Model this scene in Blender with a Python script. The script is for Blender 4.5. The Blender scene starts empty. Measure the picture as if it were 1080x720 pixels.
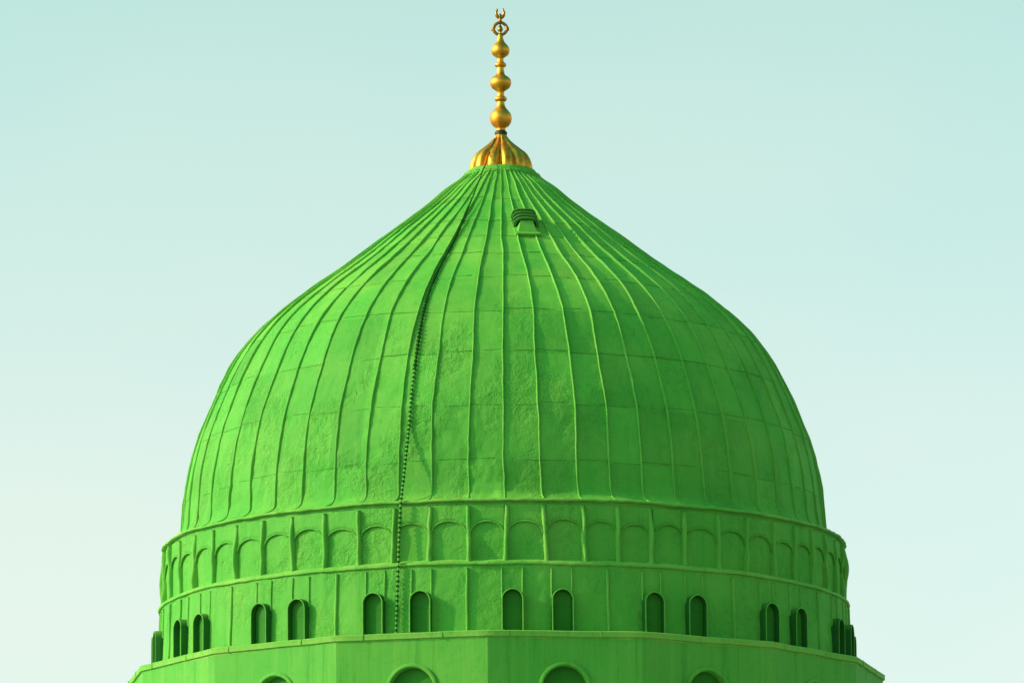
import bpy, math, random
from mathutils import Vector, Matrix, noise
random.seed(7)
C = bpy.context.scene.collection
PI = math.pi; R = math.radians
EYE = 1.7; BZ = 3.4                       # eye height above the ground; all z below are above eye level

# ------------------------------------------------------------------ helpers
def nz(x, y, z, s=1.0, seed=0.0):
    return noise.noise(Vector((x*s+seed*17.3, y*s-seed*9.1, z*s+seed*4.7)))

class MB:
    def __init__(s): s.v = []; s.f = []; s.m = []
    def vert(s, p): s.v.append((p[0], p[1], p[2])); return len(s.v)-1
    def face(s, f, m=0): s.f.append(tuple(f)); s.m.append(m)
    def grid(s, rows, close_u=False, m=0, flip=False):
        """rows: list of lists of points"""
        n = len(rows[0]); base = len(s.v)
        for r in rows:
            for p in r: s.vert(p)
        for i in range(len(rows)-1):
            for j in range(n if close_u else n-1):
                a = base+i*n+j; b = base+i*n+(j+1) % n
                c = base+(i+1)*n+(j+1) % n; d = base+(i+1)*n+j
                s.face((d, c, b, a) if flip else (a, b, c, d), m)
        return base
    def tube(s, pts, rad, seg=6, caps=True, m=0, rads=None):
        rows = []; up0 = None
        for i, p in enumerate(pts):
            p = Vector(p)
            t = (Vector(pts[min(i+1, len(pts)-1)])-Vector(pts[max(i-1, 0)])).normalized()
            if up0 is None:
                up0 = Vector((0, 0, 1)) if abs(t.z) < .9 else Vector((1, 0, 0))
            u = (up0-t*up0.dot(t)).normalized(); w = t.cross(u); up0 = u
            rr = rads[i] if rads else rad
            rows.append([p+(u*math.cos(2*PI*k/seg)+w*math.sin(2*PI*k/seg))*rr for k in range(seg)])
        b = s.grid(rows, True, m, True)
        if caps:
            s.face([b+k for k in range(seg)], m)
            e = b+(len(pts)-1)*seg
            s.face([e+k for k in range(seg)][::-1], m)
    def box(s, o, ax, ay, az, m=0):
        o, ax, ay, az = map(Vector, (o, ax, ay, az))
        b = len(s.v)
        for k in range(8):
            s.vert(o+ax*(k & 1)+ay*((k >> 1) & 1)+az*((k >> 2) & 1))
        for f in ((0, 2, 3, 1), (4, 5, 7, 6), (0, 1, 5, 4), (2, 6, 7, 3), (0, 4, 6, 2), (1, 3, 7, 5)):
            s.face([b+i for i in f], m)
    def build(s, name, mats, parent=None, smooth=True, auto=None):
        me = bpy.data.meshes.new(name); me.from_pydata(s.v, [], s.f)
        if not isinstance(mats, (list, tuple)): mats = [mats]
        for mt in mats: me.materials.append(mt)
        me.polygons.foreach_set('material_index', s.m)
        me.polygons.foreach_set('use_smooth', [smooth]*len(s.f))
        if auto is not None and smooth:
            me.set_sharp_from_angle(angle=R(auto))
        me.update()
        o = bpy.data.objects.new(name, me); C.objects.link(o)
        if parent: o.parent = parent
        return o

def tag(o, label=None, cat=None, group=None, kind=None):
    if label: o['label'] = label
    if cat: o['category'] = cat
    if group: o['group'] = group
    if kind: o['kind'] = kind

def cyl(th, r, z):      # th = 0 faces the camera, positive to the right
    return Vector((r*math.sin(th), -r*math.cos(th), z+BZ))

# ------------------------------------------------------------------ materials
def mat(name):
    m = bpy.data.materials.new(name); m.use_nodes = True
    nt = m.node_tree; b = nt.nodes['Principled BSDF']
    return m, nt, b

def N(nt, typ, **kw):
    n = nt.nodes.new(typ)
    for k, v in kw.items():
        if k in n.inputs: n.inputs[k].default_value = v
        else: setattr(n, k, v)
    return n

DR = .45
def paint(name, base, pale, dark, crinkle=0.0, streak=.38, fine=0.35, pale_amt=.5, rough=.72):
    m, nt, b = mat(name); L = nt.links.new
    geo = N(nt, 'ShaderNodeNewGeometry')
    # blotches of repainting
    n1 = N(nt, 'ShaderNodeTexNoise', Scale=.75, Detail=6.0, Roughness=.6)
    L(geo.outputs['Position'], n1.inputs['Vector'])
    r1 = N(nt, 'ShaderNodeMapRange'); r1.inputs['From Min'].default_value = .42; r1.inputs['From Max'].default_value = .7
    L(n1.outputs['Fac'], r1.inputs['Value'])
    # vertical streaks
    mp = N(nt, 'ShaderNodeMapping'); mp.inputs['Scale'].default_value = (7, 7, .35)
    L(geo.outputs['Position'], mp.inputs['Vector'])
    n2 = N(nt, 'ShaderNodeTexNoise', Scale=1.0, Detail=4.0, Roughness=.65)
    L(mp.outputs['Vector'], n2.inputs['Vector'])
    r2 = N(nt, 'ShaderNodeMapRange'); r2.inputs['From Min'].default_value = .5; r2.inputs['From Max'].default_value = .78
    L(n2.outputs['Fac'], r2.inputs['Value'])
    # small speckle
    n3 = N(nt, 'ShaderNodeTexNoise', Scale=9.0, Detail=5.0, Roughness=.7)
    L(geo.outputs['Position'], n3.inputs['Vector'])
    r3 = N(nt, 'ShaderNodeMapRange'); r3.inputs['From Min'].default_value = .55; r3.inputs['From Max'].default_value = .8
    L(n3.outputs['Fac'], r3.inputs['Value'])
    mx = N(nt, 'ShaderNodeMix', data_type='RGBA'); mx.inputs['A'].default_value = (*base, 1); mx.inputs['B'].default_value = (*pale, 1)
    f1 = N(nt, 'ShaderNodeMath', operation='MULTIPLY'); f1.inputs[1].default_value = pale_amt
    L(r1.outputs['Result'], f1.inputs[0]); L(f1.outputs[0], mx.inputs['Factor'])
    mx2 = N(nt, 'ShaderNodeMix', data_type='RGBA'); mx2.inputs['B'].default_value = (*pale, 1)
    f2 = N(nt, 'ShaderNodeMath', operation='MULTIPLY'); f2.inputs[1].default_value = streak
    L(r2.outputs['Result'], f2.inputs[0]); L(mx.outputs['Result'], mx2.inputs['A']); L(f2.outputs[0], mx2.inputs['Factor'])
    mx3 = N(nt, 'ShaderNodeMix', data_type='RGBA'); mx3.inputs['B'].default_value = (*dark, 1)
    f3 = N(nt, 'ShaderNodeMath', operation='MULTIPLY'); f3.inputs[1].default_value = .4
    L(r3.outputs['Result'], f3.inputs[0]); L(mx2.outputs['Result'], mx3.inputs['A']); L(f3.outputs[0], mx3.inputs['Factor'])
    # pale dust and bleaching on upward slopes, also painted-in brightness for the cone
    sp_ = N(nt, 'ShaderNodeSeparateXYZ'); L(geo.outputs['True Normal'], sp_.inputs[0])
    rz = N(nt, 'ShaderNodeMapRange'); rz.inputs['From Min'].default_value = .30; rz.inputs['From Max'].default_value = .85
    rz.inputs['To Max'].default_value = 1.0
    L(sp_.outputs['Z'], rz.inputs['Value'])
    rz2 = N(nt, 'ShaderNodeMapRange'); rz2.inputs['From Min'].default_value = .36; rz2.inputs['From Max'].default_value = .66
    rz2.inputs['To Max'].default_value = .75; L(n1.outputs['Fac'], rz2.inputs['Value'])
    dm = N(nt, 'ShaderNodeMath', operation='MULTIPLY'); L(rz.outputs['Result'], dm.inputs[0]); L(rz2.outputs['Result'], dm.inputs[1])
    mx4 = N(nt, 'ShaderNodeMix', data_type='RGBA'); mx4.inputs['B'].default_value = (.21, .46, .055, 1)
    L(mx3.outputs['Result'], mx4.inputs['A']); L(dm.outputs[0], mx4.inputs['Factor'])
    # dark rain streaks
    mp7 = N(nt, 'ShaderNodeMapping'); mp7.inputs['Scale'].default_value = (5, 5, .22); mp7.inputs['Location'].default_value = (3, 7, 1)
    L(geo.outputs['Position'], mp7.inputs['Vector'])
    n7 = N(nt, 'ShaderNodeTexNoise', Scale=1.3, Detail=5.0, Roughness=.7); L(mp7.outputs['Vector'], n7.inputs['Vector'])
    r7 = N(nt, 'ShaderNodeMapRange'); r7.inputs['From Min'].default_value = .54; r7.inputs['From Max'].default_value = .80
    r7.inputs['To Max'].default_value = streak*1.2; L(n7.outputs['Fac'], r7.inputs['Value'])
    mx5 = N(nt, 'ShaderNodeMix', data_type='RGBA'); mx5.inputs['B'].default_value = (*dark, 1)
    L(mx4.outputs['Result'], mx5.inputs['A']); L(r7.outputs['Result'], mx5.inputs['Factor']); mx4 = mx5
    at = N(nt, 'ShaderNodeAttribute', attribute_name='tone')
    ad = N(nt, 'ShaderNodeMath', operation='ADD'); ad.inputs[1].default_value = 1.0
    L(at.outputs['Fac'], ad.inputs[0])
    tn = N(nt, 'ShaderNodeVectorMath', operation='SCALE'); L(mx4.outputs['Result'], tn.inputs[0]); L(ad.outputs[0], tn.inputs['Scale'])
    L(tn.outputs[0], b.inputs['Base Color'])
    b.inputs['Roughness'].default_value = rough
    if 'Diffuse Roughness' in b.inputs: b.inputs['Diffuse Roughness'].default_value = DR
    b.inputs['Specular IOR Level'].default_value = .14
    # relief: brush / crumpled sheet
    n4 = N(nt, 'ShaderNodeTexNoise', Scale=9.0, Detail=3.0, Roughness=.6)
    L(geo.outputs['Position'], n4.inputs['Vector'])
    b1 = N(nt, 'ShaderNodeBump'); b1.inputs['Strength'].default_value = fine; b1.inputs['Distance'].default_value = .012
    L(n4.outputs['Fac'], b1.inputs['Height'])
    sf = N(nt, 'ShaderNodeSeparateXYZ'); L(geo.outputs['Position'], sf.inputs[0])
    zf_ = N(nt, 'ShaderNodeMapRange'); zf_.inputs['From Min'].default_value = 24.2; zf_.inputs['From Max'].default_value = 26.0
    zf_.inputs['To Min'].default_value = fine; zf_.inputs['To Max'].default_value = fine*.1
    L(sf.outputs['Z'], zf_.inputs['Value']); L(zf_.outputs['Result'], b1.inputs['Strength'])
    last = b1
    if crinkle > 0:
        n5 = N(nt, 'ShaderNodeTexNoise', Scale=4.6, Detail=5.0, Roughness=.72, Distortion=.25)
        n6 = N(nt, 'ShaderNodeTexNoise', Scale=.9, Detail=3.0)      # only some sheets are crumpled
        L(geo.outputs['Position'], n6.inputs['Vector'])
        r6 = N(nt, 'ShaderNodeMapRange'); r6.inputs['From Min'].default_value = .44; r6.inputs['From Max'].default_value = .60
        r6.inputs['To Min'].default_value = .22*crinkle; r6.inputs['To Max'].default_value = crinkle
        L(n6.outputs['Fac'], r6.inputs['Value'])
        s6 = N(nt, 'ShaderNodeSeparateXYZ'); L(geo.outputs['Position'], s6.inputs[0])
        z6 = N(nt, 'ShaderNodeMapRange'); z6.inputs['From Min'].default_value = 23.6; z6.inputs['From Max'].default_value = 26.0
        z6.inputs['To Min'].default_value = 1.0; z6.inputs['To Max'].default_value = .05
        L(s6.outputs['Z'], z6.inputs['Value'])
        m6 = N(nt, 'ShaderNodeMath', operation='MULTIPLY'); L(r6.outputs['Result'], m6.inputs[0]); L(z6.outputs['Result'], m6.inputs[1])
        L(geo.outputs['Position'], n5.inputs['Vector'])
        b2 = N(nt, 'ShaderNodeBump'); L(m6.outputs[0], b2.inputs['Strength']); b2.inputs['Distance'].default_value = .11
        L(n5.outputs['Fac'], b2.inputs['Height']); L(b1.outputs['Normal'], b2.inputs['Normal'])
        last = b2
    L(last.outputs['Normal'], b.inputs['Normal'])
    return m

G  = (.094, .385, .042); GP = (.200, .465, .065); GD = (.028, .220, .018)
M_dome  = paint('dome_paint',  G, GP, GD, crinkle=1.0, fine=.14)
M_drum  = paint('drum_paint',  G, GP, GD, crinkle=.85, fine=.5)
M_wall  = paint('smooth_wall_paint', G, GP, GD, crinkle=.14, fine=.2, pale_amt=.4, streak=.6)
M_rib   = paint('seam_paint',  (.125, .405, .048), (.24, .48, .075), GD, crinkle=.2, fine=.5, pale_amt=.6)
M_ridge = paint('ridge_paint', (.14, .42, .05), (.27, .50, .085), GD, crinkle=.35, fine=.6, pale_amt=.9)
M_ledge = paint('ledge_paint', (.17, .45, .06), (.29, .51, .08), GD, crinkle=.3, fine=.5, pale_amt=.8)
M_shut  = paint('shutter_shaded_paint', (.028, .185, .013), (.06, .27, .022), GD, crinkle=.05, fine=.2)  # darker than the walls: window recess shade put into the shutter colour
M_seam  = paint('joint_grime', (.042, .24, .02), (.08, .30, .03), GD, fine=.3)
M_hood  = paint('hood_side_dark', (.016, .11, .012), (.03, .18, .02), (.006, .05, .006), fine=.4)  # darker green on the hood sides and inner faces than on the rim
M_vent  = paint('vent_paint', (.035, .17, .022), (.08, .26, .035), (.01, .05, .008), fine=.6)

def gold(name, col, rough):
    m, nt, b = mat(name); L = nt.links.new
    geo = N(nt, 'ShaderNodeNewGeometry')
    n = N(nt, 'ShaderNodeTexNoise', Scale=6.0, Detail=5.0, Roughness=.6)
    L(geo.outputs['Position'], n.inputs['Vector'])
    mx = N(nt, 'ShaderNodeMix', data_type='RGBA'); mx.inputs['A'].default_value = (*col, 1)
    mx.inputs['B'].default_value = (col[0]*.55, col[1]*.42, col[2]*.5, 1)
    r = N(nt, 'ShaderNodeMapRange'); r.inputs['From Min'].default_value = .45; r.inputs['From Max'].default_value = .75
    L(n.outputs['Fac'], r.inputs['Value']); L(r.outputs['Result'], mx.inputs['Factor'])
    L(mx.outputs['Result'], b.inputs['Base Color'])
    b.inputs['Metallic'].default_value = 1; b.inputs['Roughness'].default_value = rough
    bp = N(nt, 'ShaderNodeBump'); bp.inputs['Strength'].default_value = .25; bp.inputs['Distance'].default_value = .01
    L(n.outputs['Fac'], bp.inputs['Height']); L(bp.outputs['Normal'], b.inputs['Normal'])
    return m
M_gold = gold('gilded_copper', (.84, .345, .040), .48)
M_dgold = gold('tarnished_gilding', (.42, .17, .02), .4)
m, nt, b = mat('dark_metal_gap_shade'); b.inputs['Base Color'].default_value = (.006, .020, .006, 1); b.inputs['Roughness'].default_value = .6  # neck ring metal; also painted in as shade between the louvre blades
M_dark = m
m, nt, b = mat('cable_bead_shade'); b.inputs['Base Color'].default_value = (.012, .085, .010, 1); b.inputs['Roughness'].default_value = .9; b.inputs['Specular IOR Level'].default_value = .1
M_cable = m
def plain(name, a, bcol, scale):
    m, nt, b = mat(name); L = nt.links.new
    geo = N(nt, 'ShaderNodeNewGeometry')
    n = N(nt, 'ShaderNodeTexNoise', Scale=scale, Detail=6.0, Roughness=.6)
    L(geo.outputs['Position'], n.inputs['Vector'])
    mx = N(nt, 'ShaderNodeMix', data_type='RGBA'); mx.inputs['A'].default_value = (*a, 1); mx.inputs['B'].default_value = (*bcol, 1)
    L(n.outputs['Fac'], mx.inputs['Factor']); L(mx.outputs['Result'], b.inputs['Base Color'])
    b.inputs['Roughness'].default_value = .8
    return m
M_ground = plain('paving', (.20, .20, .17), (.28, .28, .24), .8)
M_stone = plain('stone', (.24, .23, .19), (.32, .30, .25), 1.2)

# ------------------------------------------------------------------ dome profile (z above eye, radius)
PROF = [(25.40,.745),(25.25,.862),(25.0,1.169),(24.6,1.651),(24.2,2.2),(23.8,2.734),(23.4,3.247),(23.0,3.784),
        (22.6,4.338),(22.2,4.853),(21.8,5.287),(21.4,5.631),(21.0,5.895),(20.6,6.106),(20.2,6.29),(19.8,6.462),
        (19.4,6.617),(18.9,6.746),(18.4,6.834),(17.9,6.884),(17.66,6.900),(17.53,6.905),(17.45,6.925),(17.38,6.97),
        (17.31,7.07),(17.26,7.18),(17.225,7.290)]
PROF = [(z, r-(.030 if z > 17.6 else .012)-.045*max(0, 1-abs(z-23.1)/2.4)+.05*max(0, 1-abs(z-24.85)/.5)) if 17.3 < z < 25.3 else (z, r) for z, r in PROF]
def lift(z):
    t = max(0., min(1., (z-18.2)/3.6)); return z+.09*t*t*(3-2*t)
PROF = [(lift(z), r) for z, r in PROF]
pz = [-p[0] for p in PROF]; pr = [p[1] for p in PROF]
def _sl():
    n = len(pz); d = [(pr[i+1]-pr[i])/(pz[i+1]-pz[i]) for i in range(n-1)]
    t = [d[0]]
    for i in range(1, n-1):
        t.append(0 if d[i-1]*d[i] <= 0 else 2*d[i-1]*d[i]/(d[i-1]+d[i]))
    t.append(d[-1]); return t
pt = _sl()
def rad(z):
    x = -z
    if x <= pz[0]: return pr[0]
    if x >= pz[-1]: return pr[-1]
    i = 0
    while pz[i+1] < x: i += 1
    h = pz[i+1]-pz[i]; s = (x-pz[i])/h
    return (pr[i]*(1+2*s)*(1-s)**2+h*pt[i]*s*(1-s)**2+pr[i+1]*s*s*(3-2*s)+h*pt[i+1]*s*s*(s-1))
def nrm(z):      # outward normal in (r, z)
    e = .03; dr = rad(z+e)-rad(z-e); dz = 2*e
    l = math.hypot(dr, dz); return dz/l, -dr/l
def dpt(th, z, h=0.0):
    a, c = nrm(z); return cyl(th, rad(z)+a*h, z+c*h)

NR = 58; STEP = 2*PI/NR
root = bpy.data.objects.new('domed_shrine', None); C.objects.link(root); root.empty_display_size = 3
tag(root, 'bright green ribbed dome on an arcaded drum, crowned by a gilded finial', 'dome')

# ------------------------------------------------------------------ rib angles
PIL = [-68.8,-62.3,-55.7,-49.24,-42.8,-36.5,-30.1,-23.9,-17.9,-11.89,-5.67,.33,6.56,12.9,18.7,24.5,30.57,37.01,43.3,49.8,55.9,61.9,67.6,73.7]
nrest = NR-len(PIL); gap = (360+PIL[0]-PIL[-1])/(nrest+1)
PIL = [R(a) for a in PIL+[PIL[-1]+gap*(k+1) for k in range(nrest)]]
NRB = len(PIL)

# sheet joints on the dome
SEAM = [24.55, 23.9, 23.45, 22.98, 22.29, 21.44, 20.45, 19.32, 18.10]

def flat(th):
    # chord between neighbouring ribs: each bay is a flat sheet
    import bisect
    t = (th-PIL[0]) % (2*PI)
    i = bisect.bisect_right(PREL, t)-1
    a0 = PREL[i]; a1 = PREL[i+1] if i+1 < len(PREL) else 2*PI
    h = (a1-a0)/2
    return math.cos(h)/math.cos(t-a0-h)
PREL = [(a-PIL[0]) % (2*PI) for a in PIL]
# ------------------------------------------------------------------ dome shell
def dome_disp(th, z, r):
    x, y = r*math.sin(th), -r*math.cos(th)
    d = .010*nz(x, y, z, .9, 1)+.006*nz(x, y, z, 2.3, 2)
    w = max(0., min(1., (20.6-z)/1.6))*max(0., min(1., .35+1.6*nz(x, y, z, .55, 3)))
    d += .007*nz(x, y, z, 4.0, 7)+w*(.019*nz(x, y, z, 4.6, 4)+.010*nz(x, y, z, 9.5, 5))
    # sheets not quite fair at each joint
    for k, s in enumerate(SEAM):
        t = z-s-.03*nz(th*9, k, 0, 1.0, 6)
        if abs(t) < .14:
            d += .004*math.exp(-(t/.05)**2)*(1 if t > 0 else -1)
    return d
mb = MB()
NU = NR*14
zs = []
z = 25.49
while z > 17.225:
    zs.append(z)
    z -= .055 if z > 17.7 else .022
zs.append(17.225)
rows = []
for z in zs:
    r0 = rad(z); row = []
    for k in range(NU):
        th = 2*PI*k/NU
        d = dome_disp(th, z, r0)*min(1., r0/2.5)
        row.append(dpt(th, z, d+r0*(flat(th)-1)*.95))
    rows.append(row)
mb.grid(rows, True, flip=True)
# joints: thin lapped edges, broken and staggered from bay to bay
for k, s in enumerate(SEAM):
    for i in range(NRB):
        a0 = PIL[i]; a1 = PIL[(i+1) % NRB]
        if a1 < a0: a1 += 2*PI
        if random.random() < .06: continue
        zo = s+random.uniform(-.03, .03)+.06*nz(a0*2, k, 0, 1, 8); sl = random.uniform(-.012, .012)
        e0 = random.choice([0, 0, 0, .1, .3]); e1 = random.choice([1, 1, 1, .9, .7])
        pts = []; rr = []
        for q in range(7):
            f = e0+(e1-e0)*q/6
            th = a0+(a1-a0)*f; zz = zo+sl*(q-3)/3
            pts.append(dpt(th, zz, dome_disp(th, zz, rad(zz))*min(1., rad(zz)/2.5)+.002+rad(zz)*(flat(th)-1)*.95))
            rr.append(.0045+.003*random.random())
        mb.tube(pts, .008, 5, rads=rr, m=1)
dome = mb.build('dome_shell', [M_dome, M_seam], root)
tone = dome.data.attributes.new('tone', 'FLOAT', 'FACE')
vals = [0.0]*len(mb.f)
rt = random.Random(3); tab = {}
for fi in range((len(zs)-1)*NU):
    zc_ = zs[fi//NU]; th = 2*PI*(fi % NU+.5)/NU
    gi = 0
    key = (int(((th-PIL[0]) % (2*PI))/STEP), sum(1 for q in SEAM if zc_ < q))
    if key not in tab: tab[key] = rt.gauss(0, .055)
    vals[fi] = tab[key]
tone.data.foreach_set('value', vals)

# ------------------------------------------------------------------ ribs
def ridge_strip(path, wid, hgt, seg=6):
    """raised half-round strip; path = list of (point, tangent_u, normal, wscale, hscale)"""
    mb = MB(); rows = []
    for p, u, n, ws, hs in path:
        row = []
        for k in range(seg+1):
            a = PI*k/seg
            row.append(p+u*(math.copysign(abs(math.cos(a))**.75, math.cos(a))*wid*.5*ws)+n*((math.sin(a)**.6)*hgt*hs-.012))
        rows.append(row)
    b = mb.grid(rows, False)
    n = seg+1; e = b+(len(rows)-1)*n
    mb.face([b+k for k in range(n)]); mb.face([e+k for k in range(n)][::-1])
    return mb
ziz = []
z = 25.42
while z > 17.235:
    ziz.append(z); z -= .075 if z > 17.7 else .035
ziz.append(17.232)
rib_th = []
for i, t0 in enumerate(PIL):
    knots = [random.uniform(-.028, .028) for _ in range(len(SEAM)+2)]
    kz = [25.5]+SEAM+[17.2]
    path = []
    base = t0-R(.25)+R(random.uniform(-.15, .15))
    for z in ziz:
        j = 0
        while j < len(kz)-2 and kz[j+1] > z: j += 1
        f = (kz[j]-z)/(kz[j]-kz[j+1]); f = f*f*(3-2*f)*.6+f*.4
        r0 = rad(z)
        lat = (knots[j]*(1-f)+knots[j+1]*f)*min(1, r0/5)+.010*nz(i*3.1, 0, z, 2.2, 9)+.008*nz(i*3.7, 4, z, 6.5, 10)
        th = base+lat/r0+(t0-base)*max(0, (18.2-z))/1.0*.9
        a, c = nrm(z)
        n = Vector((a*math.sin(th), -a*math.cos(th), c)); u = Vector((math.cos(th), math.sin(th), 0))
        ws = (min(1, .42+.58*r0/3.0))*(1+.3*nz(i*2.7, 5, z, 3.0, 11))
        hs = (min(1, .55+.45*r0/3.0))*(1+.38*nz(i*1.7, 2, z, 1.3, 12)+.22*nz(i*4.7, 2, z, 5, 13))
        if z < 17.7: hs *= max(.6, 1-(17.7-z)*1.0)
        path.append((dpt(th, z, 0), u, n, ws, hs))
    ridge_strip(path, .033, .054).build('rib', M_rib, root)

# ------------------------------------------------------------------ collar below the finial
def lathe_mb(prof, seg=96, fn=None, close_bottom=False, close_top=False):
    mb = MB(); rows = []
    for i, (r, z) in enumerate(prof):
        rows.append([cyl(2*PI*k/seg, r+(fn(2*PI*k/seg, r, z, i) if fn else 0), z+(0)) for k in range(seg)])
    b = mb.grid(rows, True)
    if close_bottom: mb.face([b+k for k in range(seg)][::-1])
    if close_top:
        e = b+(len(prof)-1)*seg; mb.face([e+k for k in range(seg)])
    return mb
def rough(amp, s, seed):
    return lambda th, r, z, i: amp*nz(r*math.sin(th), -r*math.cos(th), z, s, seed)
lathe_mb([(r, z+.09) for r, z in [(.80,25.25),(.835,25.262),(.842,25.30),(.80,25.315),(.752,25.34),(.735,25.40),(.725,25.42),(.66,25.43),(.5,25.44)]], 128, rough(.035, 9, 21)).build('collar', M_rib, root)

# ------------------------------------------------------------------ finial
fin = lathe_mb([(r, z+.09) for r, z in [(.11,26.16),(.12,26.2),(.135,26.235),(.135,26.28),(.10,26.30)]], 40)
def skirt(th, r, z, i):
    k = abs(math.sin(6*(th+.04)))
    return -r*.24*(1-k)**1.6*min(1, (26.31-z)*6)
prof = [(.69,25.405),(.70,25.44),(.695,25.50),(.675,25.58),(.645,25.66),(.60,25.74),(.54,25.81),(.46,25.87),(.375,25.94),(.30,26.0),(.235,26.06),(.18,26.12),(.145,26.17),(.12,26.22)]
finial = lathe_mb([(r, z+.09) for r, z in prof], 12*16, skirt).build('finial', M_gold, root)
fin.build('neck_ring', M_dark, finial)
def zf(y):      # height above eye of axis row y of the photograph's grid (px), used for the turned profile
    return 25.553+(178-y)*(28.986-25.428)/170.
def orb(cy, ry_up, ry_dn, r, rs0, rs1, tap=1.0):
    out = []
    for k in range(17):
        a = -PI/2+PI*k/16
        s = math.sin(a); c = math.cos(a)
        rr = r*c
        if s > 0: rr = r*c*(1-.0)+0
        y = cy-(ry_up if s > 0 else ry_dn)*(s if s < 0 else s**tap)
        out.append((max(rr, rs0 if s < 0 else rs1)/50., zf(y)))
    return out
def disc(cy, h, r, rs):
    return [(max(rs, r*math.cos(a))/50., zf(cy-h*math.sin(a))) for a in [-PI/2+PI*k/10 for k in range(11)]]
sp = [(5.2/50, zf(137.5)), (5/50, zf(136))]
sp += [(5.2/50,zf(134.5)),(8.5/50,zf(132.5)),(11/50,zf(129)),(11.9/50,zf(125)),(11.7/50,zf(122)),(10.5/50,zf(119)),(8/50,zf(116)),(5.8/50,zf(113.5)),(4.4/50,zf(110.5))]
sp += disc(104, 3.6, 6.8, 4.0)
sp += [(3.8/50,zf(99)),(3.9/50,zf(96))]
sp += [(6/50,zf(94.5)),(9.4/50,zf(92.3)),(11.2/50,zf(89)),(11.6/50,zf(86.5)),(10.9/50,zf(83.5)),(8.8/50,zf(81)),(6/50,zf(79.3)),(4.4/50,zf(77.5)),(4.0/50,zf(74))]
sp += disc(67.8, 3.4, 6.4, 3.8)
sp += [(3.4/50,zf(63)),(3.4/50,zf(60.5))]
sp += [(5.5/50,zf(59.2)),(8.6/50,zf(57)),(10/50,zf(54)),(10.1/50,zf(51.5)),(9/50,zf(48.5)),(6.8/50,zf(46)),(4.6/50,zf(43.5)),(3.3/50,zf(40)),(2.6/50,zf(36)),(1.6/50,zf(34.3)),(.02/50,zf(34))]
lathe_mb(sp, 40).build('spire', M_gold, finial)
# openwork loop, spade and horned crescent, cast flat
def P2(x, y): return Vector((x/50., 0, zf(y)+BZ))
mb = MB()
loop = []
for k in range(25):
    a = -PI/2+2*PI*k/24
    loop.append(P2(6.8*math.cos(a)*(1+.08*math.cos(2*a)), 29.3-6.6*math.sin(a)))
mb.tube(loop, .034, 8)
for s in (-1, 1):
    mb.tube([P2(s*6.2, 27), P2(s*8.2, 29.4), P2(s*9.2, 31.4)], .03, 6, rads=[.036, .034, .012])
    horn = [(0, 17.3), (2.2, 17.0), (4.0, 15.6), (4.9, 13.6), (4.9, 11.6), (4.0, 10.0), (3.5, 8.9), (4.6, 7.7)]
    mb.tube([P2(s*x*.86, y) for x, y in horn], .03, 8, rads=[.04, .04, .036, .032, .028, .022, .018, .01])
mb.tube([P2(0, 23.2), P2(0, 20), P2(0, 17), P2(0, 14.6), P2(0, 13)], .03, 8, rads=[.05, .034, .045, .03, .008])
mb.tube([P2(0, 35), P2(0, 33.5), P2(0, 31.5), P2(0, 29.6), P2(0, 27.8), P2(0, 25.6), P2(0, 24)], .03, 8, rads=[.055, .022, .05, .062, .044, .02, .008])
mb.build('crescent', M_dgold, finial)

# ------------------------------------------------------------------ vent on the upper slope
th0 = R(9.9); zb = 23.45
a, c = nrm(23.79)
U = Vector((math.cos(th0), math.sin(th0), 0)); Nn = Vector((a*math.sin(th0), -a*math.cos(th0), c)); S = Nn.cross(U)
if S.z < 0: S = -S
O = dpt(th0, zb, 0)
def V(u, s, n): return O+U*u+S*s+Nn*n
mb = MB()
def sq(v): return math.copysign(abs(v)**.62, v)
def prism(mb, q, m=0):
    b = len(mb.v)
    for p in q: mb.vert(p)
    for f in ((3, 2, 1, 0), (4, 5, 6, 7), (0, 1, 5, 4), (1, 2, 6, 5), (2, 3, 7, 6), (3, 0, 4, 7)): mb.face([b+i for i in f], m)
prism(mb, [V(-.26,-.02,-.1), V(.26,-.02,-.1), V(.26,.86,-.1), V(-.26,.86,-.1), V(-.26,0,.03), V(.26,0,.03), V(.25,.84,.03), V(-.25,.84,.03)])
prism(mb, [V(-.22,.05,.02), V(.22,.05,.02), V(.20,.42,.02), V(-.20,.42,.02), V(-.20,.07,.05), V(.20,.07,.05), V(.11,.40,.23), V(-.11,.40,.23)])
prism(mb, [V(-.255,-.03,.03), V(.255,-.03,.03), V(.25,.04,.03), V(-.25,.04,.03), V(-.255,-.03,.075), V(.255,-.03,.075), V(.25,.04,.075), V(-.25,.04,.075)])
vent = mb.build('vent', M_drum, root, smooth=False)
mb = MB()
rows = []
for s_ in (.33, .82):
    rows.append([V(.215*sq(math.cos(PI*k/14)), s_, .02+.19*sq(math.sin(PI*k/14))) for k in range(15)])
b0 = mb.grid(rows); mb.face([b0+k for k in range(15)]); mb.face([b0+15+k for k in range(15)][::-1])
for j in range(4):
    s_ = .34+j*.135
    rows = []
    for (dr, ds) in ((-.02, .0), (.045, -.012), (.050, .016), (-.02, .030)):
        rows.append([V((.222+dr)*sq(math.cos(PI*k/14))+.014*nz(k, j*3, dr*20, .9, 31), s_+ds, .02+(.195+dr)*sq(math.sin(PI*k/14))+.008*nz(k, j, 1, .7, 32)) for k in range(15)])
    mb.grid(rows, m=1)
mb.build('louvre', [M_dark, M_vent], vent)

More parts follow.
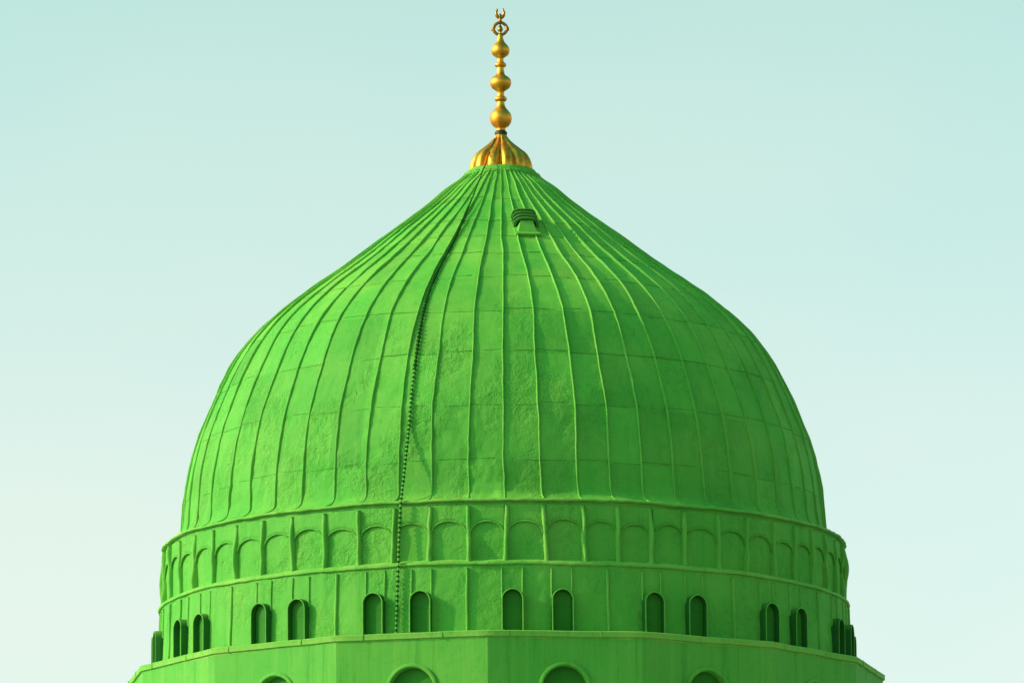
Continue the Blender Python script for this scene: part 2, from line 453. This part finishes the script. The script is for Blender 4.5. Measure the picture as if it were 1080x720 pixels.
# ------------------------------------------------------------------ drum walls
def wall_mb(zr, nu, amp=1.0, seed=40):
    rows = []
    mb = MB()
    for z, r in zr:
        row = []
        for k in range(nu):
            th = 2*PI*k/nu; x, y = r*math.sin(th), -r*math.cos(th)
            w = max(0., min(1., .3+1.7*nz(x, y, z, .6, seed+1)))
            d = amp*(.010*nz(x, y, z, 1.3, seed+2)+w*(.018*nz(x, y, z, 4.2, seed+3)+.011*nz(x, y, z, 8.5, seed+4)))
            row.append(cyl(th, r+d+r*(flat(th)-1)*.9, z))
        rows.append(row)
    mb.grid(rows, True, flip=True)
    return mb
n = 26
wall_mb([(17.22-(17.22-15.86)*k/n, 7.225+.012*math.sin(PI*k/n)) for k in range(n+1)], NR*14).build('arcade_wall', M_drum, root)
n = 30
wall_mb([(15.90-(15.90-14.38)*k/n, 7.335+.05*k/n) for k in range(n+1)], NR*14, .8, 50).build('window_wall', M_drum, root)

# ------------------------------------------------------------------ string courses (rough ridges)
def ring(name, prof, amp, seed, mt, seg=NR*10, zamp=.0):
    mb = MB(); rows = []
    for i, (r, z) in enumerate(prof):
        row = []
        for k in range(seg):
            th = 2*PI*k/seg; x, y = 7.3*math.sin(th), -7.3*math.cos(th)
            dr = amp*(nz(x, y, z, 3.5, seed)+.9*nz(x, y, z, 11, seed+1)+.5*nz(x, y, z, 19, seed+5))
            dz = zamp*(nz(x, y, 0, .9, seed+2)+.6*nz(x, y, z*2, 6, seed+3))
            row.append(cyl(th, r+dr, z+dz))
        rows.append(row)
    mb.grid(rows, True, flip=True)
    return mb.build(name, mt, root)
ring('string_course', [(7.20,17.262),(7.285,17.252),(7.305,17.240),(7.312,17.215),(7.304,17.198),(7.22,17.196),(7.15,17.14)], .018, 60, M_ridge, zamp=.024)
ring('string_course', [(7.17,16.02),(7.27,15.985),(7.335,15.958),(7.370,15.942),(7.376,15.895),(7.368,15.880),(7.24,15.878)], .014, 70, M_ridge, zamp=.020)
# small lumpy clips / overlaps on the courses
# ------------------------------------------------------------------ pilasters and blind arches
for i, t0 in enumerate(PIL):
    path = []
    k1, k2 = random.uniform(-.03, .03), random.uniform(-.03, .03)
    wob = random.uniform(.012, .028)
    for q in range(25):
        f = q/24; z = 17.10-(17.10-15.93)*f
        th = t0+(k1*(1-f)+k2*f+wob*nz(i*5.3, 0, z, 2.4, 80)*1.3)/7.2
        nrmv = Vector((math.sin(th), -math.cos(th), 0)); u = Vector((math.cos(th), math.sin(th), 0))
        ws = 1+.35*nz(i*2.2, 1, z, 3.2, 81)+(.15 if f > .9 else 0)
        hs = 1+.5*nz(i*3.2, 1, z, 2.3, 82)-.25*max(0, .2-f)/.2
        path.append((cyl(th, 7.23, z), u, nrmv, ws, hs))
    ridge_strip(path, .088, .118, 7).build('pilaster', M_rib, root)

for i, t0 in enumerate(PIL):
    t1 = PIL[(i+1) % NRB]
    if t1 < t0: t1 += 2*PI
    tm = (t0+t1)/2; hw = (t1-t0)/2*7.2-.035
    zs_ = 16.50+random.uniform(-.03, .03); rise = .265+random.uniform(-.02, .025)
    K = 18; arc = []
    for k in range(K+1):
        a = PI-PI*k/K
        arc.append((hw*math.cos(a), zs_+rise*math.sin(a)**.9))
    mb = MB(); D_ = .045
    def Q(u, z, w):
        th = tm+u/7.2
        return cyl(th, 7.225+w+.006*nz(u*3+i*2, z*3, 0, 1, 90)+7.2*(flat(th)-1)*.9, z)
    ztop = 17.12
    rows = []
    for f in (0, .25, .5, .75, 1):
        rows.append([Q(u, z+(ztop-z)*f, D_*(1-.35*f)) for u, z in arc])
    rows = rows[::-1]
    rows.append([Q(u, z, -.03) for u, z in arc])
    mb.grid(rows, False, flip=True)
    # hood moulding following the arch
    rr = []
    for u, z in arc:
        rr.append(.016+.006*nz(u*5, z*5, i, 1, 91))
    mb.tube([Q(u, z+.008, D_+.004) for u, z in arc], .018, 6, rads=rr)
    mb.build('blind_arch', M_drum if i % 3 else M_drum, root)

# ------------------------------------------------------------------ window tier
PAIRS = [-61.2, -38.2, -16.9, 5.25, 27.9, 51.1, 74.0]
gp = (360+PAIRS[0]-PAIRS[-1])/10
PAIRS = PAIRS+[PAIRS[-1]+gp*(k+1) for k in range(9)]
def hood(hw, H, w0, w1, t, n=16):
    """arched hood: shell of thickness t standing out from w0 to w1; local x = u, y = -w, z = up"""
    mb = MB()
    path = [(-hw, 0, -1, 0), (-hw, (H-hw)*.5, -1, 0)]
    for k in range(n+1):
        a = PI-PI*k/n
        path.append((hw*math.cos(a), H-hw+hw*math.sin(a), math.cos(a), math.sin(a)))
    path += [(hw, (H-hw)*.5, 1, 0), (hw, 0, 1, 0)]
    rows = [[], [], [], [], [], []]
    for (x, z, nx, nzv) in path:
        j = .004*nz(x*9, z*9, 0, 1, 95)
        for q, (o, w) in enumerate(((0, w0), (0, w1-.008), (-.006, w1), (-t+.006, w1), (-t, w1-.008), (-t, w0))):
            rows[q].append(Vector((x+nx*(o+j), -w, z+nzv*(o+j))))
    b_ = len(mb.v)
    mb.grid(rows, False, flip=True)
    n_ = len(path)
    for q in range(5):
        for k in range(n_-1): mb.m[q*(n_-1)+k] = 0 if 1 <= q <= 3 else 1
    for e in (0, n_-1):
        f = [q*n_+e for q in range(6)]
        mb.face(f if e else f[::-1])
    return mb
ZW = 14.47
wm = hood(.222, .905, -.06, .142, .024)
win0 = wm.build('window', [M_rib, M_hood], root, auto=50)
mb = MB()
# shutter: arched panel with rail, recessed lower leaf
def arch_panel(mb, hw, H, w, z0=0.0, n=14, m=0):
    pts = [(-hw, z0)]
    for k in range(n+1):
        a = PI-PI*k/n; pts.append((hw*math.cos(a), H-hw+hw*math.sin(a)))
    pts.append((hw, z0))
    b = len(mb.v)
    for x, z in pts: mb.vert((x, -w, z))
    mb.face([b+k for k in range(len(pts))][::-1], m)
arch_panel(mb, .19, .872, .006)
mb.box((-.188, -.006, .555), (.376, 0, 0), (0, -.009, 0), (0, 0, .022))
shut0 = mb.build('shutter', M_shut, win0, smooth=False)
first = True
def rot_at(o, th, r, z):
    o.rotation_euler = (0, 0, th)
    p = cyl(th, r, z); o.location = p
WINS = []
for pc in PAIRS:
    for s in (-1, 1):
        th = R(pc+s*3.86+random.uniform(-.12, .12))
        WINS.append(th)
        if first: w = win0; first = False
        else:
            w = win0.copy(); C.objects.link(w); w.parent = root
            c_ = shut0.copy(); C.objects.link(c_); c_.parent = w
        rot_at(w, th, 7.378, ZW)

# thin raised seams of the window tier
def vseam(th0, z0, z1, wid, hgt, seed):
    path = []; n = max(4, int((z0-z1)/.06))
    for q in range(n+1):
        f = q/n; z = z0-(z0-z1)*f; r = 7.335+.05*(15.9-z)/1.52
        th = th0+.010*nz(seed*3.3, 0, z, 2.0, 97)/7.3
        path.append((cyl(th, r-.002, z), Vector((math.cos(th), math.sin(th), 0)), Vector((math.sin(th), -math.cos(th), 0)),
                     1+.25*nz(seed, 0, z, 4, 98), 1+.4*nz(seed, 3, z, 2.5, 99)))
    return ridge_strip(path, wid, hgt, 5)
for k in range(16):
    a0 = PAIRS[k]; a1 = PAIRS[(k+1) % 16]
    if a1 < a0: a1 += 360
    vseam(R((a0+a1)/2), 15.82, 14.47, .055, .055, k).build('wall_seam', M_rib, root)
for k, th in enumerate(WINS):
    for s in (-1, 1):
        vseam(th+s*.205/7.3, 15.82, 15.20, .036, .038, k*2+s+.5).build('wall_seam', M_rib, root)

# ------------------------------------------------------------------ polygonal base
NP = 16; PH = R(-2.4); RV = 8.09
def pv(k, r, z): return cyl(PH+2*PI*k/NP, r, z)
# ledge + fascia, cut into slightly uneven lengths
mb = MB()
sub = 14
prof = [(7.30-8.17, 14.50), (-.30, 14.475), (-.03, 14.462), (.0, 14.45), (.006, 14.44), (.004, 14.435), (.0, 14.345), (-.012, 14.335), (-.045, 14.33), (-.045, 14.30)]
rows = []
for q, (dr, z) in enumerate(prof):
    row = []
    for k in range(NP):
        a = pv(k, RV+dr, z); b = pv(k+1, RV+dr, z)
        if q == 0:
            a = cyl(PH+2*PI*k/NP, 7.34/math.cos(PI/NP), z); b = cyl(PH+2*PI*(k+1)/NP, 7.34/math.cos(PI/NP), z)
        for s in range(sub):
            p = a.lerp(b, s/sub)
            d = p.xy.normalized()
            w = .007*nz(p.x, p.y, 0, 2.2, 101)+.006*nz(p.x, p.y, z, 9, 102)
            dz = .012*nz(p.x, p.y, 0, 1.1, 103)
            row.append(Vector((p.x+d.x*w, p.y+d.y*w, p.z+dz)))
    rows.append(row)
mb.grid(rows, True, flip=True)
# lead joint covers on the ledge
for k in range(NP):
    for f in (.12+.1*random.random(), .62+.12*random.random()):
        p = pv(k, RV, 14.38).lerp(pv(k+1, RV, 14.38), f)
        t = (pv(k+1, RV, 0)-pv(k, RV, 0)).normalized(); d = Vector((t.y, -t.x, 0))
        if d.dot(p) < 0: d = -d
        mb.box(p-t*.02-d*.03-Vector((0, 0, .045)), t*.022, d*.046, Vector((0, 0, .118)))
mb.build('ledge', M_ledge, root, auto=35)
# faceted wall with an arched opening in each face
RW = 8.045; ZC0 = 13.30; HR = .455; ZB0 = 12.1; ZBOT = 9.2; ZT = 14.32
for k in range(NP):
    a = pv(k, RW, 0); b = pv(k+1, RW, 0); t = (b-a); Lw = t.length; t.normalize()
    mid = (a+b)/2; d = Vector((mid.x, mid.y, 0)).normalized()
    base = Vector((mid.x, mid.y, BZ))
    def W(u, z, w=0.0): return base+t*u+Vector((0, 0, z))+d*w
    mb = MB(); n = 24
    arc = [(HR*math.cos(PI-PI*q/n), ZC0+HR*math.sin(PI-PI*q/n)) for q in range(n+1)]
    sg = 1
    mb.grid([[W(u, ZT) for u, z in arc], [W(u, z) for u, z in arc]], False, flip=True)
    hl = Lw/2
    for (u0, u1, z0, z1) in ((-hl, -HR, ZT, ZC0), (HR, hl, ZT, ZC0), (-hl, -HR, ZC0, ZB0), (HR, hl, ZC0, ZB0), (-hl, hl, ZB0, ZBOT)):
        mb.grid([[W(u0, z0), W(u1, z0)], [W(u0, z1), W(u1, z1)]], False, flip=True)
    # reveal
    path = [(-HR, ZB0)]+arc+[(HR, ZB0)]
    mb.grid([[W(u, z, 0) for u, z in path], [W(u, z, -.16) for u, z in path]], False, flip=True)
    mb.face([len(mb.v)+q for q in range(4)]); [mb.vert(p) for p in (W(-HR, ZB0), W(HR, ZB0), W(HR, ZB0, -.16), W(-HR, ZB0, -.16))]
    wl = mb.build('base_wall', M_wall, root, auto=30)
    # moulding round the opening
    mo = MB(); sec = [(.012, 0), (.012, .034), (.026, .046), (.070, .046), (.086, .034), (.086, 0)]
    rows = []
    for (o, w) in sec:
        row = [W(-(HR+o), ZB0, w)]
        for q in range(n+1):
            an = PI-PI*q/n; row.append(W((HR+o)*math.cos(an), ZC0+(HR+o)*math.sin(an), w))
        row.append(W(HR+o, ZB0, w)); rows.append(row)
    mo.grid(rows, False)
    mo.build('arch_moulding', M_wall, wl, auto=40)
    pn = MB()
    bb = len(pn.v)
    for (u, z) in path: pn.vert(W(u*.999, z, -.13))
    pn.face([bb+q for q in range(len(path))][::-1])
    pn.grid([[W(-HR, ZC0-.02, -.10), W(HR, ZC0-.02, -.10)], [W(-HR, ZC0-.08, -.10), W(HR, ZC0-.08, -.10)]], False, flip=True)
    pn.build('window_panel', M_shut, wl, smooth=False)

# body of the building below the frame
mb = MB()
mb.box((-12, -12, 0), (24, 0, 0), (0, 24, 0), (0, 0, ZBOT+BZ+.02))
mb.box((-12.3, -12.3, ZBOT+BZ-.5), (24.6, 0, 0), (0, 24.6, 0), (0, 0, .3))
mb.build('lower_wall', M_stone, root, smooth=False)

# ------------------------------------------------------------------ lightning conductor
pts = []
def lerp(a, b, f): return a+(b-a)*f
A = cyl(R(-44), .19, 26.21); B = dpt(R(-17.3), 23.80, .06)
for k in range(24):
    p = A.lerp(B, k/24); p.z -= .05*math.sin(PI*k/24); pts.append(p)
z = 23.80
while z > 18.85:
    f = (23.8-z)/(23.8-18.85)
    th = R(-17.3+.75*math.sin(PI*min(1, f*1.3)*.5)+.1*f)
    pts.append(dpt(th, z, max(.034, .06-.05*(23.8-z))+.006*nz(0, 0, z, 3, 110))); z -= .12
A = pts[-1]; B = cyl(R(-16.4), 7.37, 17.20)
for k in range(1, 14):
    p = A.lerp(B, k/14); pts.append(p)
pts.append(B)
B2 = cyl(R(-16.75), 7.41, 15.93)
for k in range(1, 11):
    pts.append(B.lerp(B2, k/11)+Vector((-.01*math.sin(PI*k/11), 0, 0)))
pts.append(B2)
B3 = cyl(R(-17.1), 7.45, 14.52)
for k in range(1, 12): pts.append(B2.lerp(B3, k/11))
mb = MB()
mb.tube(pts[:56], .017, 6, m=1, rads=[.009+.009*min(1, max(0, (k-16)/10)) for k in range(56)])  # upper run takes the dark bead colour, its shadow painted into the cable
mb.tube(pts[55:], .021, 6)
# beads
acc = 0; last = pts[0]
for i in range(1, len(pts)):
    seg = pts[i]-pts[i-1]; L_ = seg.length; t = seg.normalized(); pos = 0
    sp_b = .10
    br = (.015+.023*min(1, max(0, (i-14)/14)) if i < 56 else .034)*random.uniform(.85, 1.15)
    while acc+(L_-pos) >= sp_b:
        pos += sp_b-acc; acc = 0
        c0 = pts[i-1]+t*pos
        mb.tube([c0-t*.026, c0-t*.018, c0+t*.018, c0+t*.026], .03, 8, rads=[.010, br, br, .010], m=1)
    acc += L_-pos
cab = mb.build('lightning_conductor', [M_rib, M_cable], auto=40)
tag(cab, 'thin beaded metal cable hanging from the gilded finial down the green dome', 'cable')

# ------------------------------------------------------------------ ground
mb = MB()
mb.grid([[Vector((-6000, -6000, 0)), Vector((6000, -6000, 0))], [Vector((-6000, 6000, 0)), Vector((6000, 6000, 0))]])
g = mb.build('ground', M_ground, smooth=False); tag(g, kind='structure', label='wide pale stone paving around the shrine')

# ------------------------------------------------------------------ light and sky
SUN_TH, SUN_EL = R(-81), R(25)
to_sun = Vector((math.sin(SUN_TH)*math.cos(SUN_EL), -math.cos(SUN_TH)*math.cos(SUN_EL), math.sin(SUN_EL)))
sl = bpy.data.lights.new('sun', 'SUN'); sl.energy = 5.0; sl.angle = R(.5); sl.color = (1, .66, .43)
so = bpy.data.objects.new('sun', sl); C.objects.link(so); so.location = (-40, -20, 60)
so.rotation_euler = (-to_sun).to_track_quat('-Z', 'Y').to_euler()

w = bpy.data.worlds.new('World'); bpy.context.scene.world = w; w.use_nodes = True
nt = w.node_tree; L = nt.links.new; bg = nt.nodes['Background']
sky = nt.nodes.new('ShaderNodeTexSky'); sky.sky_type = 'NISHITA'; sky.sun_disc = False
sky.sun_elevation = SUN_EL; sky.sun_rotation = math.atan2(to_sun.x, to_sun.y)
sky.air_density = 1.0; sky.dust_density = 2.0; sky.ozone_density = 1.0
bw = nt.nodes.new('ShaderNodeRGBToBW'); L(sky.outputs[0], bw.inputs[0])
tc = nt.nodes.new('ShaderNodeTexCoord'); sx = nt.nodes.new('ShaderNodeSeparateXYZ'); L(tc.outputs['Generated'], sx.inputs[0])
cr = nt.nodes.new('ShaderNodeValToRGB'); L(sx.outputs['Z'], cr.inputs[0])
els = cr.color_ramp.elements
els[0].position = 0.0; els[0].color = (.74, .86, .80, 1)
els[1].position = 1.0; els[1].color = (.08, .88, .82, 1)
e = els.new(.10); e.color = (.73, .87, .80, 1)
e = els.new(.165); e.color = (.735, .93, .865, 1)
e = els.new(.22); e.color = (.65, .97, .905, 1)
e = els.new(.5); e.color = (.21, 1.0, .88, 1)
gain = nt.nodes.new('ShaderNodeMath'); gain.operation = 'MULTIPLY'; gain.inputs[1].default_value = 2.08
mul = nt.nodes.new('ShaderNodeVectorMath'); mul.operation = 'SCALE'
L(cr.outputs[0], mul.inputs[0]); L(bw.outputs[0], gain.inputs[0]); L(gain.outputs[0], mul.inputs['Scale'])
hz = nt.nodes.new('ShaderNodeTexNoise'); hz.inputs['Scale'].default_value = 7.0; hz.inputs['Detail'].default_value = 3.0
hm = nt.nodes.new('ShaderNodeMapping'); hm.inputs['Scale'].default_value = (1, 1, 1.8)
L(tc.outputs['Generated'], hm.inputs['Vector']); L(hm.outputs['Vector'], hz.inputs['Vector'])
hr = nt.nodes.new('ShaderNodeMapRange'); hr.inputs['From Min'].default_value = .35; hr.inputs['From Max'].default_value = .65
L(hz.outputs['Fac'], hr.inputs['Value'])
hx = nt.nodes.new('ShaderNodeMix'); hx.data_type = 'RGBA'
hx.inputs['A'].default_value = (.96, .99, 1.01, 1); hx.inputs['B'].default_value = (1.07, 1.015, 1.0, 1)
L(hr.outputs['Result'], hx.inputs['Factor'])
hv = nt.nodes.new('ShaderNodeVectorMath'); hv.operation = 'MULTIPLY'
L(mul.outputs[0], hv.inputs[0]); L(hx.outputs['Result'], hv.inputs[1])
L(hv.outputs[0], bg.inputs['Color']); bg.inputs['Strength'].default_value = .15

# ------------------------------------------------------------------ camera
cam = bpy.data.cameras.new('camera'); co = bpy.data.objects.new('camera', cam); C.objects.link(co)
cam.sensor_width = 36; cam.lens = 215.733; cam.clip_start = 1; cam.clip_end = 20000
M = Matrix.Rotation(-.0016, 4, 'Z') @ Matrix.Rotation(R(90+10.233), 4, 'X') @ Matrix.Rotation(R(-.4), 4, 'Z')
co.matrix_world = Matrix.Translation((0, -130, EYE)) @ M
sc = bpy.context.scene; sc.camera = co
sc.render.engine = 'CYCLES'; sc.cycles.max_bounces = 6
sc.view_settings.view_transform = 'Standard'; sc.view_settings.look = 'None'
sc.view_settings.exposure = 0.0; sc.view_settings.gamma = 1
